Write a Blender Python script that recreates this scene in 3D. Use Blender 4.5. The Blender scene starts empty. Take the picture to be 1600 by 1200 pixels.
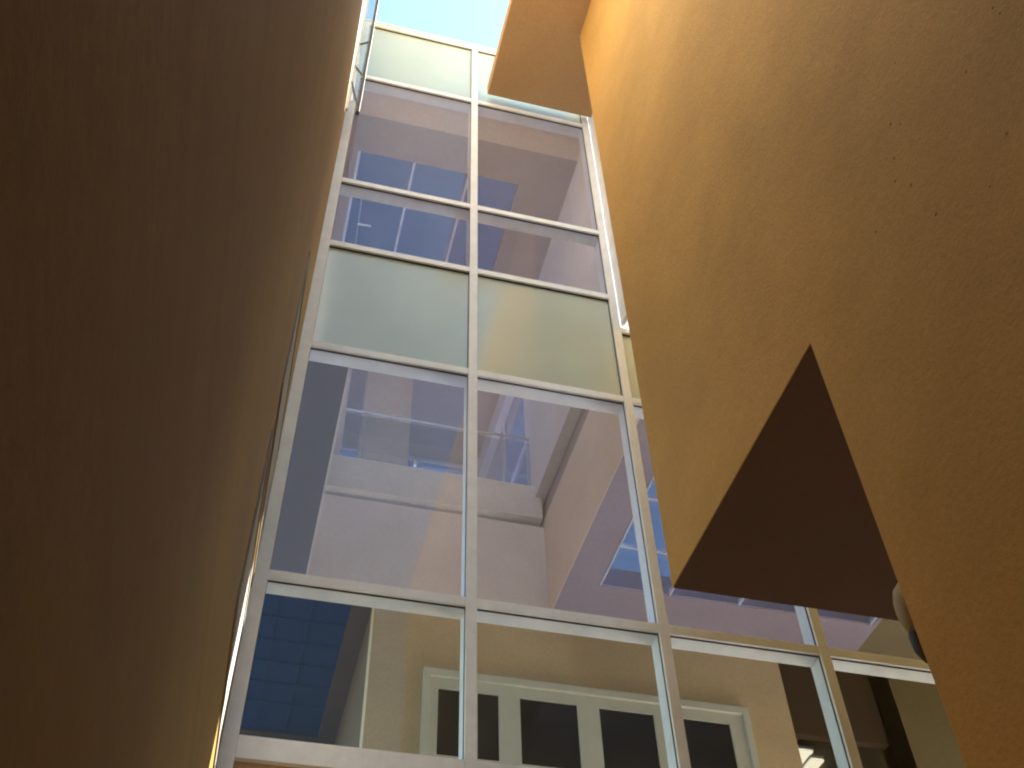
import bpy, bmesh, math, random
from mathutils import Vector, Matrix
random.seed(7)
S = bpy.context.scene
COL = S.collection
CZ = 1.6                                   # eye height; R(z) turns a height above the eye into a world height
def R(z): return z + CZ

# ------------------------------------------------------------------ camera
cam_d = bpy.data.cameras.new("camera")
cam = bpy.data.objects.new("camera", cam_d); COL.objects.link(cam)
F, YAW, PITCH, ROLL = 1678.7, -0.27831, 0.84925, -0.03503
cy, sy, cp, sp = math.cos(YAW), math.sin(YAW), math.cos(PITCH), math.sin(PITCH)
fwd = Vector((-sy*cp, cy*cp, sp)); rt = Vector((cy, sy, 0)); up = rt.cross(fwd)
r2 = rt*math.cos(ROLL) + up*math.sin(ROLL); u2 = -rt*math.sin(ROLL) + up*math.cos(ROLL)
cam.matrix_world = Matrix(((r2.x, u2.x, -fwd.x, 0), (r2.y, u2.y, -fwd.y, 0), (r2.z, u2.z, -fwd.z, CZ), (0, 0, 0, 1)))
cam_d.sensor_width = 36; cam_d.lens = F/1600*36
cam_d.clip_start = 0.02; cam_d.clip_end = 1000
S.camera = cam

# ------------------------------------------------------------------ sky and sun
SUN_EL, SUN_AZ = math.radians(52), math.radians(82)      # azimuth from +Y towards +X
W = bpy.data.worlds.new("World"); S.world = W; W.use_nodes = True
nt = W.node_tree; nt.nodes.clear()
sky = nt.nodes.new("ShaderNodeTexSky"); sky.sky_type = 'NISHITA'; sky.sun_disc = False
sky.sun_elevation = SUN_EL; sky.sun_rotation = SUN_AZ
sky.air_density = 1.0; sky.dust_density = .8; sky.ozone_density = 0.3
bg = nt.nodes.new("ShaderNodeBackground"); bg.inputs[1].default_value = 0.06
wo = nt.nodes.new("ShaderNodeOutputWorld")
wb = nt.nodes.new("ShaderNodeMix"); wb.data_type = 'RGBA'; wb.blend_type = 'MULTIPLY'; wb.inputs[0].default_value = 1
wb.inputs[7].default_value = (.95, 1.10, .92, 1)          # the camera's white balance turns the sky slightly cyan
nt.links.new(sky.outputs[0], wb.inputs[6]); nt.links.new(wb.outputs[2], bg.inputs[0]); nt.links.new(bg.outputs[0], wo.inputs[0])
sun_d = bpy.data.lights.new("sun", 'SUN'); sun_d.energy = 5; sun_d.angle = math.radians(0.5); sun_d.color = (1, .97, .93)
sun = bpy.data.objects.new("sun", sun_d); COL.objects.link(sun)
sd = Vector((math.sin(SUN_AZ)*math.cos(SUN_EL), math.cos(SUN_AZ)*math.cos(SUN_EL), math.sin(SUN_EL)))
sun.rotation_euler = sd.to_track_quat('Z', 'Y').to_euler(); sun.location = (0, 0, 30)

S.render.engine = 'CYCLES'
S.view_settings.view_transform = 'Standard'; S.view_settings.look = 'None'
S.view_settings.exposure = 3.05; S.view_settings.gamma = 1
S.cycles.max_bounces = 14; S.cycles.diffuse_bounces = 8; S.cycles.glossy_bounces = 6
S.cycles.transparent_max_bounces = 24; S.cycles.sample_clamp_indirect = 6
S.cycles.use_denoising = True
S.cycles.pixel_filter_type = 'BLACKMAN_HARRIS'; S.cycles.filter_width = 2.1

# ------------------------------------------------------------------ materials
def newmat(name):
    m = bpy.data.materials.new(name); m.use_nodes = True
    n = m.node_tree; b = n.nodes.get("Principled BSDF"); return m, n, b
def coords(n, scale=(1, 1, 1)):
    g = n.nodes.new("ShaderNodeNewGeometry"); mp = n.nodes.new("ShaderNodeMapping")
    mp.inputs['Scale'].default_value = scale
    n.links.new(g.outputs['Position'], mp.inputs['Vector']); return mp.outputs[0]
def noise(n, vec, scale, detail=4, rough=.6):
    t = n.nodes.new("ShaderNodeTexNoise"); t.inputs['Scale'].default_value = scale
    t.inputs['Detail'].default_value = detail; t.inputs['Roughness'].default_value = rough
    n.links.new(vec, t.inputs['Vector']); return t.outputs['Fac']
def ramp(n, fac, stops):
    r = n.nodes.new("ShaderNodeValToRGB"); e = r.color_ramp.elements
    e[0].position, e[0].color = stops[0][0], (*stops[0][1], 1)
    e[1].position, e[1].color = stops[-1][0], (*stops[-1][1], 1)
    for p, c in stops[1:-1]:
        x = e.new(p); x.color = (*c, 1)
    n.links.new(fac, r.inputs[0]); return r.outputs[0]
def mixc(n, a, b, fac, mode='MIX'):
    m = n.nodes.new("ShaderNodeMix"); m.data_type = 'RGBA'; m.blend_type = mode
    for s, v in ((m.inputs[0], fac), (m.inputs[6], a), (m.inputs[7], b)):
        if isinstance(v, (int, float)): s.default_value = v
        elif isinstance(v, tuple): s.default_value = (*v, 1)
        else: n.links.new(v, s)
    return m.outputs[2]
def bump(n, b, h, strength, dist):
    k = n.nodes.new("ShaderNodeBump"); k.inputs['Strength'].default_value = strength
    k.inputs['Distance'].default_value = dist
    n.links.new(h, k.inputs['Height']); n.links.new(k.outputs[0], b.inputs['Normal'])
def scl(c, f): return tuple(min(1, x*f) for x in c)
def plaster(name, c, var=.12, bumpy=.4, grain=60, streak=None, specks=False, big=.9, rough=.85, spec=.5, sheen=0):
    m, n, b = newmat(name)
    v = coords(n)
    big_ = noise(n, v, big, 5, .62)
    col = ramp(n, big_, [(.3, scl(c, 1-var)), (.5, c), (.72, scl(c, 1+var))])
    mid = noise(n, coords(n, (1, .8, 1.1)), 1.9, 6, .6)
    col = mixc(n, col, ramp(n, mid, [(.3, (.93, .92, .91)), (.65, (1, 1, 1))]), 1.0, 'MULTIPLY')
    fine = noise(n, v, grain*.6, 4, .7)
    col = mixc(n, col, ramp(n, fine, [(.3, (.86, .86, .86)), (.7, (1, 1, 1))]), 1.0, 'MULTIPLY')
    if streak:
        sv = coords(n, streak)
        sn = noise(n, sv, 1.0, 5, .7)
        col = mixc(n, col, ramp(n, sn, [(.3, (.74, .72, .70)), (.5, (.93, .93, .93)), (.7, (1, 1, 1))]), 1.0, 'MULTIPLY')
    if specks:
        vo = n.nodes.new("ShaderNodeTexVoronoi"); vo.inputs['Scale'].default_value = 13
        vd = noise(n, v, 60, 3, .7)
        ad = n.nodes.new("ShaderNodeMath"); ad.operation = 'MULTIPLY_ADD'; ad.inputs[1].default_value = .09
        n.links.new(vd, ad.inputs[0]); n.links.new(v, vo.inputs['Vector']); n.links.new(vo.outputs['Distance'], ad.inputs[2])
        mask = ramp(n, ad.outputs[0], [(.125, (1, 1, 1)), (.15, (0, 0, 0))])
        ds = n.nodes.new("ShaderNodeVectorMath"); ds.operation = 'DISTANCE'; ds.inputs[1].default_value = (RX_, 1.25, 5.1)
        n.links.new(v, ds.inputs[0])
        am = n.nodes.new("ShaderNodeMath"); am.operation = 'MULTIPLY_ADD'; am.inputs[1].default_value = -.9
        n.links.new(ds.outputs['Value'], am.inputs[0]); n.links.new(noise(n, v, 6, 2, .5), am.inputs[2])
        area = ramp(n, am.outputs[0], [(0, (0, 0, 0)), (.06, (1, 1, 1))])
        sep = n.nodes.new("ShaderNodeSeparateColor"); n.links.new(vo.outputs['Color'], sep.inputs[0])
        some = ramp(n, sep.outputs[0], [(.30, (1, 1, 1)), (.32, (0, 0, 0))])
        mk = mixc(n, mixc(n, mask, area, 1.0, 'MULTIPLY'), some, 1.0, 'MULTIPLY')
        col = mixc(n, col, scl(c, .25), mk)
    n.links.new(col, b.inputs['Base Color'])
    b.inputs['Roughness'].default_value = rough; b.inputs['Specular IOR Level'].default_value = spec
    if sheen:                                    # sheen put in to brighten the wall at grazing angles
        b.inputs['Sheen Weight'].default_value = sheen; b.inputs['Sheen Roughness'].default_value = .35
        b.inputs['Sheen Tint'].default_value = (1, .72, .45, 1)
    h = mixc(n, noise(n, v, grain, 5, .7), noise(n, v, grain*.18, 4, .6), .5)
    bump(n, b, h, bumpy, .018)
    return m
def metal_paint(name, c, rough=.35, var=.05):
    m, n, b = newmat(name); v = coords(n)
    col = ramp(n, noise(n, v, 5, 5, .7), [(.3, scl(c, 1-var*2)), (.6, c), (.8, scl(c, 1+var))])
    n.links.new(col, b.inputs['Base Color']); b.inputs['Roughness'].default_value = rough
    bump(n, b, noise(n, v, 90, 2, .5), .05, .002)
    return m
def glass(name, tint, refl=.10, gtint=(1, 1, 1), edge=True, wave=.0, veil=(.8, .78, .8, 1), fac=.05):
    m, n, b = newmat(name); n.nodes.remove(b)
    out = n.nodes["Material Output"]
    t = n.nodes.new("ShaderNodeBsdfTransparent")
    v = coords(n)
    dirt = ramp(n, noise(n, v, 1.7, 5, .65), [(.3, scl(tint, .93)), (.7, tint)])
    n.links.new(dirt, t.inputs[0])
    g = n.nodes.new("ShaderNodeBsdfGlossy"); g.inputs['Roughness'].default_value = .015
    g.inputs[0].default_value = (*gtint, 1)
    lw = n.nodes.new("ShaderNodeFresnel"); lw.inputs[0].default_value = 1.5
    gm = n.nodes.new("ShaderNodeNewGeometry"); io = n.nodes.new("ShaderNodeMath"); io.operation = 'MULTIPLY_ADD'
    io.inputs[1].default_value = 1/1.5-1.5; io.inputs[2].default_value = 1.5      # same reflection from either side of the sheet
    n.links.new(gm.outputs['Backfacing'], io.inputs[0]); n.links.new(io.outputs[0], lw.inputs[0])
    ma = n.nodes.new("ShaderNodeMath"); ma.operation = 'MULTIPLY_ADD'; ma.use_clamp = True
    ma.inputs[1].default_value = .42; ma.inputs[2].default_value = refl
    n.links.new(lw.outputs[0], ma.inputs[0])
    if wave:
        k = n.nodes.new("ShaderNodeBump"); k.inputs['Strength'].default_value = wave; k.inputs['Distance'].default_value = .02
        n.links.new(noise(n, v, 1.2, 1, .5), k.inputs['Height']); n.links.new(k.outputs[0], g.inputs['Normal'])
    dfs = n.nodes.new("ShaderNodeBsdfDiffuse"); dfs.inputs[0].default_value = veil  # diffuse veil painted in for the hazy sky reflection on the glass
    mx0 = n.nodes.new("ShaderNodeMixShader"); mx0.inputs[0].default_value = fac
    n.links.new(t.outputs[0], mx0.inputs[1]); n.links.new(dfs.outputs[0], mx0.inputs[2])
    mx = n.nodes.new("ShaderNodeMixShader")
    n.links.new(ma.outputs[0], mx.inputs[0]); n.links.new(mx0.outputs[0], mx.inputs[1]); n.links.new(g.outputs[0], mx.inputs[2])
    n.links.new(mx.outputs[0], out.inputs[0])
    return m
def frosted(name, c, rough=.1, spec=.9):
    m, n, b = newmat(name); v = coords(n)
    col = ramp(n, noise(n, v, 1.1, 4, .6), [(.3, scl(c, .92)), (.7, scl(c, 1.05))])
    n.links.new(col, b.inputs['Base Color']); b.inputs['Roughness'].default_value = rough
    b.inputs['Specular IOR Level'].default_value = spec
    bump(n, b, noise(n, v, 120, 2, .5), .06, .002)
    return m

RX_ = 2.0
M = dict(
    ochre=plaster('ochre_plaster', (.61, .36, .10), .12, .42, 55, specks=True),
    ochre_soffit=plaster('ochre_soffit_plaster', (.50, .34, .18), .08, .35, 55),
    soffit=plaster('shade_brown_soffit', (.11, .058, .03), .08, .3, 55),  # shade under the passage put into the dark brown colour
    palewall=plaster('pale_bounce_plaster', (.64, .65, .66), .05, .2, 60),
    slate=plaster('slate_lilac_plaster', (.33, .30, .40), .05, .15, 60),
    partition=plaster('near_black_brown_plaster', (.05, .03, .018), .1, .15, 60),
    sideframe=metal_paint('grey_brown_frame_paint', (.30, .27, .23), .6),
    bluebar=metal_paint('dull_blue_bar', (.03, .09, .26), .7),
    skyglass2=glass('brighter_blue_skylight_glass', (.085, .125, .20), .0),
    mauve=plaster('mauve_plaster', (.48, .40, .38), .05, .15, 60),
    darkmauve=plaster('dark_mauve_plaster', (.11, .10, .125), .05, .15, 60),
    bluepanel=frosted('deep_blue_skylight_panel', (.012, .045, .18), .7, .1),  # opaque panel, the blue of the sky painted in
    brown=plaster('tan_streaked_plaster', (.31, .185, .03), .14, .1, 70, streak=(7, .25, 7), rough=.6, spec=.12, sheen=.16),
    cream=plaster('cream_plaster', (.84, .80, .78), .04, .15, 60),
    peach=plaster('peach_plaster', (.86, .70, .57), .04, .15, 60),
    rose=plaster('rose_plaster', (.66, .61, .60), .04, .15, 60),
    sill=plaster('white_plaster', (.78, .77, .74), .03, .15, 60),
    tan=plaster('tan_interior_plaster', (.62, .52, .36), .06, .15, 60),
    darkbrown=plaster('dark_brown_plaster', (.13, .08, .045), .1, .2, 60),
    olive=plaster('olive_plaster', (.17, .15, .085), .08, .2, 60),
    floor=plaster('pale_bounce_floor', (.78, .74, .70), .08, .1, 20),
    ground=plaster('concrete_ground', (.10, .09, .08), .12, .3, 20),
    white=metal_paint('white_aluminium', (.83, .89, .97), .38, .07),
    frame=metal_paint('pale_green_frame_paint', (.60, .65, .62), .5),
    gasket=metal_paint('black_rubber', (.02, .02, .022), .6),
    dark=metal_paint('dark_grey_aluminium', (.035, .037, .04), .55),
    steel=metal_paint('brushed_steel', (.55, .55, .55), .25),
    lampshade=metal_paint('beige_lamp_enamel', (.40, .33, .22), .5),
    black=metal_paint('black_lamp_enamel', (.012, .011, .012), .5),
    pane=glass('violet_tinted_glass', (.85, .86, .94), .015, (.92, .95, 1), wave=.04, veil=(.70, .70, .80, 1), fac=.12),
    clear=glass('warm_clear_glass', (.82, .81, .74), .0, (1, 1, 1), wave=.04, veil=(.6, .64, .7, 1), fac=.03),
    skyglass=glass('blue_skylight_glass', (.045, .065, .12), .0),
    backglass=glass('grey_blue_glass', (.45, .52, .68), .05),
    sideglass=glass('side_window_glass', (.38, .41, .50), .02),
    railglass=glass('railing_glass', (.80, .86, .90), .05),
    darkglass=frosted('dark_interior_glass', (.012, .012, .009), .15, .4),
    spandrel=frosted('frosted_green_grey_glass', (.46, .54, .51), .12),
)
M['steel'].node_tree.nodes["Principled BSDF"].inputs['Metallic'].default_value = .8

# ------------------------------------------------------------------ helpers
class MB:
    def __init__(s): s.b = bmesh.new()
    def box(s, x0, x1, y0, y1, z0, z1):
        r = bmesh.ops.create_cube(s.b, size=1)
        for v in r['verts']:
            v.co = Vector((x0+(v.co.x+.5)*(x1-x0), y0+(v.co.y+.5)*(y1-y0), z0+(v.co.z+.5)*(z1-z0)))
        return s
    def bar(s, p, q, w, h=None, seg=4):
        p, q = Vector(p), Vector(q); d = q-p; L = d.length
        r = bmesh.ops.create_cone(s.b, cap_ends=True, segments=seg, radius1=w, radius2=w, depth=L)
        rot = d.to_track_quat('Z', 'Y').to_matrix().to_4x4()
        if seg == 4: rot = rot @ Matrix.Rotation(math.pi/4, 4, 'Z')
        bmesh.ops.transform(s.b, matrix=Matrix.Translation((p+q)/2) @ rot, verts=r['verts']); return s
    def lathe(s, c, prof, axis=(0, 0, 1), seg=28):
        c = Vector(c); q = Vector(axis).to_track_quat('Z', 'Y').to_matrix(); rings = []
        for rr, zz in prof:
            rings.append([s.b.verts.new(c + q @ Vector((rr*math.cos(2*math.pi*i/seg), rr*math.sin(2*math.pi*i/seg), zz))) for i in range(seg)])
        for a, b in zip(rings, rings[1:]):
            for i in range(seg):
                f = s.b.faces.new((a[i], a[(i+1) % seg], b[(i+1) % seg], b[i])); f.smooth = True
        s.b.faces.new(rings[0][::-1]); s.b.faces.new(rings[-1]); return s
    def build(s, name, mat, parent=None, bevel=0):
        me = bpy.data.meshes.new(name); bmesh.ops.recalc_face_normals(s.b, faces=s.b.faces); s.b.to_mesh(me); s.b.free()
        me.materials.append(M[mat]); o = bpy.data.objects.new(name, me); COL.objects.link(o)
        if parent: o.parent = parent; o.matrix_parent_inverse = Matrix.Translation(parent_world(parent)).inverted()
        if bevel:
            bv = o.modifiers.new('bevel', 'BEVEL'); bv.width = bevel; bv.segments = 2; bv.limit_method = 'ANGLE'
        return o
def parent_world(p):
    return p.location.copy() if p.parent is None else Vector((0, 0, 0))
def tag(o, label=None, cat=None, group=None, kind=None):
    if label: o['label'] = label
    if cat: o['category'] = cat
    if group: o['group'] = group
    if kind: o['kind'] = kind
    return o
def thing(name, label, cat, loc=(0, 0, 0), group=None):
    o = bpy.data.objects.new(name, None); COL.objects.link(o); o.location = loc
    return tag(o, label, cat, group)
def box(name, mat, parent, *a, bevel=0): return MB().box(*a).build(name, mat, parent, bevel)

# ------------------------------------------------------------------ ground
tag(MB().box(-300, 300, -300, 300, -.2, 0).build('ground', 'ground'), kind='structure')

# ------------------------------------------------------------------ left building: wall beside the camera
LX = -.125
lb = thing('left_building', 'dark streaked tan plaster wall filling the left side, rising past the facade edge', 'wall', (LX, 0, 0))
wl = MB()
wl.box(LX-3.4, LX, -3.4, 5.01, 0, 9.7)
wl.build('wall', 'brown', lb, bevel=.01)
box('upper_wall', 'palewall', lb, LX-3.4, LX-.003, -3.4, 2.6, 9.703, 16.2)  # unseen upper part, made pale to bounce sun into the court
box('upper_wall', 'brown', lb, LX-3.4, LX, 2.602, 5.007, 9.703, 14.5)
def side_window(y0, y1, z0, z1):
    f = MB(); t = .045; e = .009
    f.box(LX+.001, LX+e, y0, y1, z0, z0+t).box(LX+.001, LX+e, y0, y1, z1-t, z1)
    f.box(LX+.001, LX+e, y0, y0+t, z0+t, z1-t).box(LX+.001, LX+e, y1-t, y1, z0+t, z1-t)
    w = f.build('window_frame', 'sideframe', lb)
    box('pane', 'sideframe', w, LX+.0005, LX+.003, y0+t, y1-t, z0+t, z1-t)
side_window(3.27, 4.75, 5.2, 6.22)
side_window(3.27, 4.75, 4.03, 4.9)

# casement standing open high on the left wall
ow = thing('open_window', 'narrow open window sash with dark frame, high at the edge of the left wall', 'window', (LX, 4.7, R(8.9)))
SY = 4.70
fr = MB()
fr.box(-.03, .002, SY-.03, SY+.01, R(8.87), R(12.1))
fr.build('stile', 'dark', ow, bevel=.003)
MB().box(LX+.002, -.033, SY-.008, SY-.002, R(9.08), R(12.1)).build('pane', 'railglass', ow)
MB().box(LX+.001, LX+.02, SY-.02, SY+.01, R(8.9), R(12.1)).build('stile', 'steel', ow)
MB().bar((LX+.01, SY-.015, R(9.43)), (-.03, SY-.015, R(9.02)), .009).build('stay_bar', 'dark', ow)
MB().bar((LX+.01, SY-.015, R(9.78)), (-.03, SY-.015, R(9.62)), .009).build('stay_bar', 'dark', ow)
MB().bar((LX+.01, SY-.015, R(10.26)), (-.03, SY-.015, R(10.36)), .009).build('stay_bar', 'dark', ow)

# ------------------------------------------------------------------ right building: wall with a cut-out passage and a roof overhang
RX, RE, RB, RS, RT = 2.0, 4.105, 2.425, 5.07, 11.91
rb = thing('right_building', 'ochre plaster block filling the right side, cut away underneath, with roof overhang', 'building', (RX, 0, 0))
w = MB()
w.box(RX, RX+12, -3, RB, 0, RT)
w.box(RX, RX+12, RB, RE, RS, RT)
w.box(RX+4.5, RX+12, RB, RE, 0, RS)  # block run on out of view and passage closed to keep sun out
w.build('wall', 'ochre', rb)
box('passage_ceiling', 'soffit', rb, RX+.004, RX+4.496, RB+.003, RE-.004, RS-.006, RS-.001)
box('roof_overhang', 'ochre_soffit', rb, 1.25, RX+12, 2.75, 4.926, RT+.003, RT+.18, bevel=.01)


# the round lamp on the jamb of the passage
lm = thing('wall_lamp', 'small round beige lamp with black lower housing on the edge of the passage opening', 'lamp', (2.06, RB+.002, R(2.12)))
MB().box(2.03, 2.13, RB+.002, RB+.02, R(2.05), R(2.2)).build('back_plate', 'black', lm, bevel=.004)
MB().lathe((2.075, RB+.07, R(2.08)), [(.035, 0), (.048, .03), (.055, .08), (.053, .12), (.042, .165), (.022, .19), (.005, .2)]).build('lamp_shade', 'lampshade', lm)
MB().lathe((2.08, RB+.065, R(1.96)), [(.004, 0), (.03, .01), (.047, .05), (.05, .1), (.044, .118)]).build('housing', 'black', lm)

# unseen wall behind the photographer, kept low and pale to send light onto the facade
box_back = MB().box(LX, RX+3, -3.4, -3.0, 0, 6.5).build('rear_bounce_wall', 'palewall')
tag(box_back, 'unseen pale wall behind the viewer, bouncing light onto the facade', 'wall')

# ------------------------------------------------------------------ the glazed facade
Y0 = 5.0                       # front face of the aluminium grid
cw = thing('curtain_wall', 'tall glass facade in a white aluminium grid between the two plaster walls', 'glass facade', (1.136, Y0, 0))
XM = [-.088, 1.136, 2.334, 3.40, 4.60, 5.80]
ZB = [11.5575, 10.27, 8.235, 7.26, 5.975, 3.90, 2.85]
MW = [.043, .033, .033, .033, .033, .033]
TOPW = R(6.83)
for i, x in enumerate(XM):
    top = R(ZB[0])+.03 if i < 3 else TOPW
    mb = MB().box(x-MW[i], x+MW[i], Y0, Y0+.15, R(2.6), top)
    mb.build('mullion', 'white', cw, bevel=.003)
TH = .032
def transom(x0, x1, z, th=TH, front=.003):
    MB().box(x0, x1, Y0+front, Y0+.147, z-th, z+th).build('transom', 'white', cw, bevel=.003)
cells = []
for c in range(5):
    x0, x1 = XM[c]+MW[c], XM[c+1]-MW[c+1]
    zs = [R(z) for z in ZB] if c < 2 else [TOPW] + [R(z) for z in ZB[4:]]
    for k, z in enumerate(zs):
        last = k == len(zs)-1
        transom(x0+.0005, x1-.0005, z-(.02 if last else 0), TH+(.03 if last else 0), .003)
        if not last:
            kind = ('spandrel' if k in (0, 3) else 'vision') if c < 2 else ('spandrel' if k == 0 else 'vision')
            cells.append((c, x0, x1, zs[k+1]+TH+(.01 if k == len(zs)-2 else 0), z-TH, kind, k == len(zs)-2))
GY = Y0+.035
for c, x0, x1, z0, z1, kind, bottom in cells:
    if kind == 'spandrel':
        p = box('spandrel_panel', 'spandrel', cw, x0+.001, x1-.001, GY, GY+.012, z0+.001, z1-.001)
    else:
        p = MB().box(x0+.001, x1-.001, GY, GY+.0001, z0+.001, z1-.001)
        bmv = p.b
        # one single sheet of glass
        bmesh.ops.delete(bmv, geom=[f for f in bmv.faces if f.calc_center_median().y > GY+.00004], context='FACES')
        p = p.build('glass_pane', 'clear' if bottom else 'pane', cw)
    g = .005
    q = MB().box(x0, x1, GY-.014, GY-.002, z1-g, z1).box(x0, x1, GY-.014, GY-.002, z0, z0+g*.4)
    q.box(x0, x0+g*.5, GY-.014, GY-.002, z0+g*.4, z1-g).box(x1-g*.7, x1, GY-.014, GY-.002, z0+g*.4, z1-g)
    q.build('gasket', 'gasket', p)
box('coping', 'white', cw, -.14, 2.42, Y0-.01, Y0+.35, R(11.592), R(11.615))
box('return_panel', 'white', cw, 2.372, 2.40, 4.30, Y0+.02, R(6.87), R(11.59), bevel=.003)
box('base_wall', 'ochre_soffit', cw, -.13, 6.2, Y0+.04, Y0+.3, 0, R(2.77))

# ------------------------------------------------------------------ the building behind the glass
H, HU, YW = 5.95, 10.27, 7.67
ib = thing('atrium_building', 'plaster walls, stepped ceilings and galleries of the atrium seen through the glass', 'building', (1.2, 6.5, 0))
YI = Y0+.155
# upper ceiling, with the skylight opening X .065..1.83, Y 5.86..8.6
def holed(name, mat, x0, x1, y0, y1, z0, z1, hx0, hx1, hy0, hy1):
    m = MB().box(x0, hx0, y0, y1, z0, z1).box(hx1, x1, y0, y1, z0, z1).box(hx0, hx1, y0, hy0, z0, z1).box(hx0, hx1, hy1, y1, z0, z1)
    return m.build(name, mat, ib)
holed('upper_ceiling', 'mauve', -.13, 2.45, 5.43, 10.4, R(HU), R(HU+.12), .065, 1.83, 5.86, 8.7)
box('lit_ceiling_strip', 'peach', ib, -.13, 2.45, YI, 5.427, R(HU-.004), R(HU+.12))  # lit band beside the glass, its brightness painted in as peach
# tower side walls
box('left_wall', 'cream', ib, -.30, -.133, YI, 10.4, R(5.95), R(HU))
MB().box(2.372, 2.60, YI, 7.85, R(7.33), R(HU)-.002).box(2.372, 2.60, 7.85, 10.4, R(7.33), R(7.55)).box(2.372, 2.60, 7.85, 10.4, R(9.9), R(HU)-.002).build('right_wall', 'cream', ib)
sw = MB().box(2.45, 2.5, 7.85, 7.9, R(7.55), R(9.9)).box(2.45, 2.5, 9.05, 9.1, R(7.55), R(9.9)).box(2.449, 2.501, 7.9, 10.19, R(8.6), R(8.65)).build('side_window', 'white', ib)
box('pane', 'sideglass', sw, 2.47, 2.4702, 7.9, 10.19, R(7.55), R(9.9))
box('right_beam', 'peach', ib, 2.4705, 2.60, YI, 10.38, R(H+.223), R(7.09))
box('beam_foot', 'peach', ib, 2.4705, 2.4745, YI, 10.38, R(H-.003), R(H+.2225))
box('beam_groove', 'mauve', ib, 2.485, 2.61, YI, 10.38, R(7.092), R(7.328))
# left soffit slab
box('slab_face', 'rose', ib, .246, .262, YI, YW-.005, R(H-.002), R(7.002))
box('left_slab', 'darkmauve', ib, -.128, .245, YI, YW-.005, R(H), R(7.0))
# back wall of the atrium above the lower ceiling line
box('slab_edge_wall', 'cream', ib, -.128, 2.468, YW, YW+.22, R(H+.003), R(7.0))
box('parapet', 'sill', ib, .262, 2.44, YW-.07, YW+.16, R(7.05), R(7.47), bevel=.006)
box('gallery_return', 'rose', ib, .10, .40, YW-.02, YW+.12, R(7.475), R(HU)-.004)
# lower roof of the right wing with skylight opening X 2.78..5.46, Y 5.3..7.16
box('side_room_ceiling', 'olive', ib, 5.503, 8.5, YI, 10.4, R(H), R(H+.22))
holed('lower_ceiling', 'slate', 2.475, 5.50, YI, 10.4, R(H), R(H+.22), 2.78, 5.46, 5.35, 7.16)
# ceiling of the corridor beyond the door wall with its skylight X -.12..0.70
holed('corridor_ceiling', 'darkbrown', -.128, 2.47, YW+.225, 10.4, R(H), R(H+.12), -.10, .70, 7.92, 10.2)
box('gallery_bounce_floor', 'floor', ib, -.128, 2.45, YW+.23, 10.19, R(6.93), R(6.98))  # hidden floor added to catch the sun and bounce it upwards
# door wall under the ceiling line
dw = MB().box(.875, 4.68, YW, YW+.2, 1.0, R(H)-.002)
dw.build('door_wall', 'tan', ib)
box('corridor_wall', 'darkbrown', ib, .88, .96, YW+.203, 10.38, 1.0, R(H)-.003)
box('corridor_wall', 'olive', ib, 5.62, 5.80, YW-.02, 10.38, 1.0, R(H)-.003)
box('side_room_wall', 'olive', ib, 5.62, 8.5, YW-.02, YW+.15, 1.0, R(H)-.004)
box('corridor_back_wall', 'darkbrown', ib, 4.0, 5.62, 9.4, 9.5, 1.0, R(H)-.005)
box('corridor_blocker_wall', 'darkbrown', ib, -.13, 4.0, 10.401, 10.5, 1.0, R(H)+.3)  # wall added to block light entering the corridor from behind
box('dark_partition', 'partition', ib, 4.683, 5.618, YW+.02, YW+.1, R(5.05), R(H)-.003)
box('floor', 'floor', ib, -.128, 7.2, YI+.2, 10.4, .9, 1.0)  # unseen floor, pale so that it bounces light into the atrium
# back facade: posts and tinted windows of the upper storey
bk = MB().box(-.13, 2.45, 10.2, 10.4, R(7.0), R(7.15)).box(-.13, .1, 10.2, 10.4, R(7.15), R(HU)).box(2.25, 2.45, 10.2, 10.4, R(7.15), R(HU))
bk.build('back_wall', 'cream', ib)
box('column', 'peach', ib, .655, 1.21, 8.62, 8.9, R(6.9), R(HU)-.002)
for k, (a, b) in enumerate(((.1, .80), (.84, 1.52), (1.56, 2.25))):
    f = MB().box(a, b, 10.25, 10.30, R(7.15), R(7.22)).box(a, b, 10.25, 10.30, R(8.6), R(8.68)).box(a, b, 10.25, 10.3, R(HU)-.06, R(HU)-.003)
    f.box(a, a+.04, 10.249, 10.301, R(7.15), R(HU)-.003).box(b-.04, b, 10.249, 10.301, R(7.15), R(HU)-.003)
    f = f.build('back_window', 'white', ib)
    box('pane', 'backglass', f, a+.04, b-.04, 10.27, 10.271, R(7.22), R(HU)-.06)

def skylight(label, x0, x1, y0, y1, z, xs, ys, t=.012, d=.05, pan='skyglass', barmat='white'):
    s = thing('skylight', label, 'skylight', ((x0+x1)/2, (y0+y1)/2, z), 'blue tinted skylights inside the building')
    for x in xs: box('glazing_bar', barmat, s, x-t, x+t, y0, y1, z-.004, z+d)
    for y in ys: box('cross_bar', barmat, s, x0, x1, y-t, y+t, z-.001, z+d-.004)
    m = MB().box(x0, x1, y0, y1, z+.012, z+.0121)
    bmesh.ops.delete(m.b, geom=[f for f in m.b.faces if f.calc_center_median().z > z+.01204 or abs(f.normal.z) < .5], context='FACES')
    m.build('skylight_panel', pan, s)
    return s
usk = skylight('upper blue skylight seen through the top panes, with thin white bars', .067, 1.828, 5.862, 8.698, R(HU)+.005,
         [.081, .672, 1.274], [6.33, 6.43, 7.6])
MB().bar((.19, 6.34, R(10.2)), (.225, 7.1, R(10.2)), .007, seg=8).build('opening_rod', 'steel', usk)
MB().bar((.20, 6.72, R(10.195)), (.35, 6.715, R(10.195)), .012, seg=8).build('latch', 'white', usk)
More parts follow.
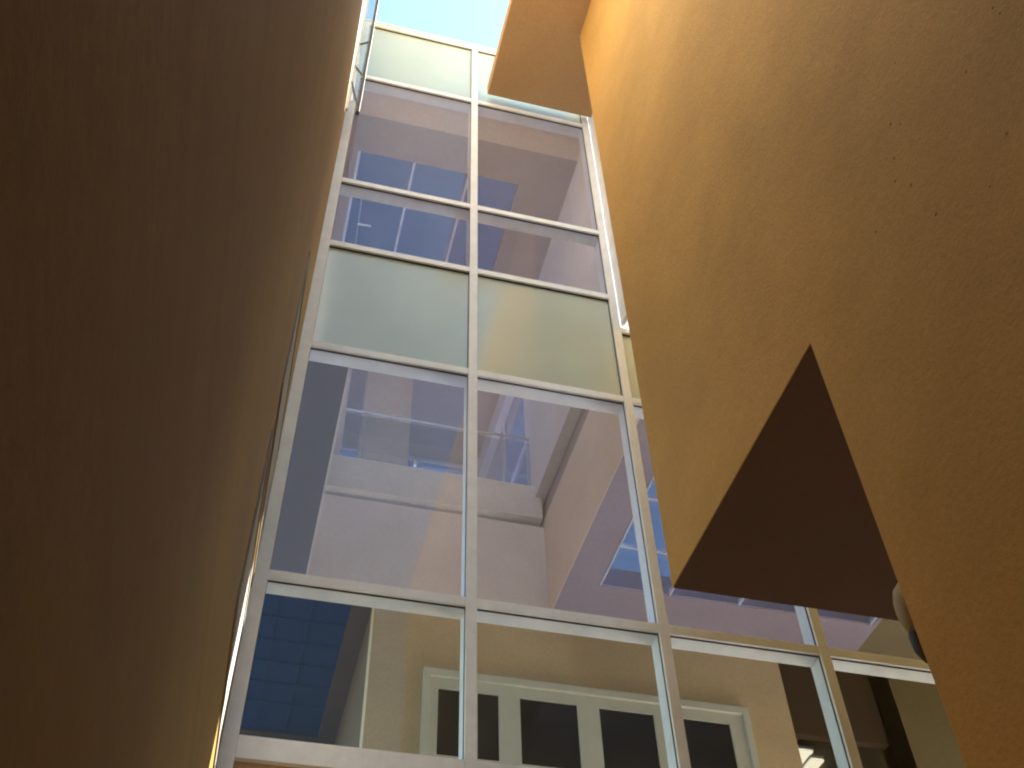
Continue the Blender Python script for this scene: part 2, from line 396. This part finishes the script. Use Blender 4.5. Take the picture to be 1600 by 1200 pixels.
skylight('lower right blue skylight behind the third column of panes, with thin white bars', 2.782, 5.458, 5.352, 7.158, R(H)+.005,
         [2.796, 3.45, 4.12, 4.79, 5.44], [6.0, 6.62], .005, pan='skyglass2')
skylight('dark blue skylight behind the bottom left pane', -.098, .698, 7.922, 10.198, R(H)+.005,
         [.06, .36], [8.25, 8.6, 8.95, 9.3, 9.65], .0012, pan='bluepanel', barmat='bluebar')

# gallery railing
gr = thing('gallery_railing', 'thin steel handrail over glass on the white parapet behind the large panes', 'railing', (1.35, YW+.05, R(7.47)))
MB().bar((.35, YW+.05, R(8.26)), (2.43, YW+.05, R(8.26)), .016, seg=12).build('handrail', 'steel', gr)
box('glass_panel', 'railglass', gr, .41, 2.38, YW+.045, YW+.0452, R(7.475), R(8.2))
for x in (.62, 1.66, 2.08):
    MB().bar((x, YW+.05, R(7.47)), (x, YW+.05, R(8.25)), .009, seg=10).build('post', 'steel', gr)

# interior glazed screen (door transoms) on the tan wall
sc = thing('interior_window', 'pale green framed row of five dark panes on the tan wall at the bottom', 'interior window', (2.78, YW-.05, R(3)))
ZT = R(5.2)
YS = YW-.06
f = MB()
f.box(1.327, 4.24, YS, YW-.001, R(5.13), ZT)
f.box(1.327, 1.385, YS, YW-.001, 1.2, R(5.13)).box(4.18, 4.24, YS, YW-.001, 1.2, R(5.13))
f.build('outer_frame', 'frame', sc, bevel=.004)
panes = [(1.458, 1.68), (1.79, 1.97), (2.154, 2.655), (2.851, 3.343), (3.61, 4.045)]
f = MB(); xs = [1.385]+[v for p in panes for v in p]+[4.18]
for a, b in zip(xs[0::2], xs[1::2]): f.box(a, b, YS+.025, YW-.001, 1.2, R(5.128))
for a, b in panes: f.box(a, b, YS+.026, YW-.001, R(5.03), R(5.128))
for a, b in panes: f.box(a, b, YS+.026, YW-.001, R(4.36), R(4.43))
f.build('inner_frame', 'frame', sc)
for a, b in panes: box('dark_pane', 'darkglass', sc, a, b, YW-.02, YW-.012, 1.2, R(5.03))

# strip lights in the dark corridor
m, n, b = newmat('strip_light_glow'); b.inputs['Base Color'].default_value = (.8, .8, .7, 1)
b.inputs['Emission Color'].default_value = (1, .93, .75, 1); b.inputs['Emission Strength'].default_value = .12
M['strip'] = m
for k, (x, z) in enumerate(((5.40, 5.76), (5.47, 5.62), (5.56, 5.50))):
    lab = ['short topmost strip light in the dark gap at bottom right', 'long middle strip light in the dark gap at bottom right', 'lowest strip light in the dark gap at bottom right'][k]
    t = thing('strip_light', lab, 'ceiling light', (x, 9.0, R(z)), 'strip lights in the dark corridor')
    L = (.05, .17, .15)[k]
    MB().box(x-L/2, x+L/2, 8.9-.05*k, 8.93-.05*k+L*2, R(z), R(z)+.02).build('tube', 'strip', t)
    MB().box(x-L/2-.01, x+L/2+.01, 8.89-.05*k, 8.94-.05*k+L*2, R(z)+.022, R(z)+.05).build('housing', 'white', t)
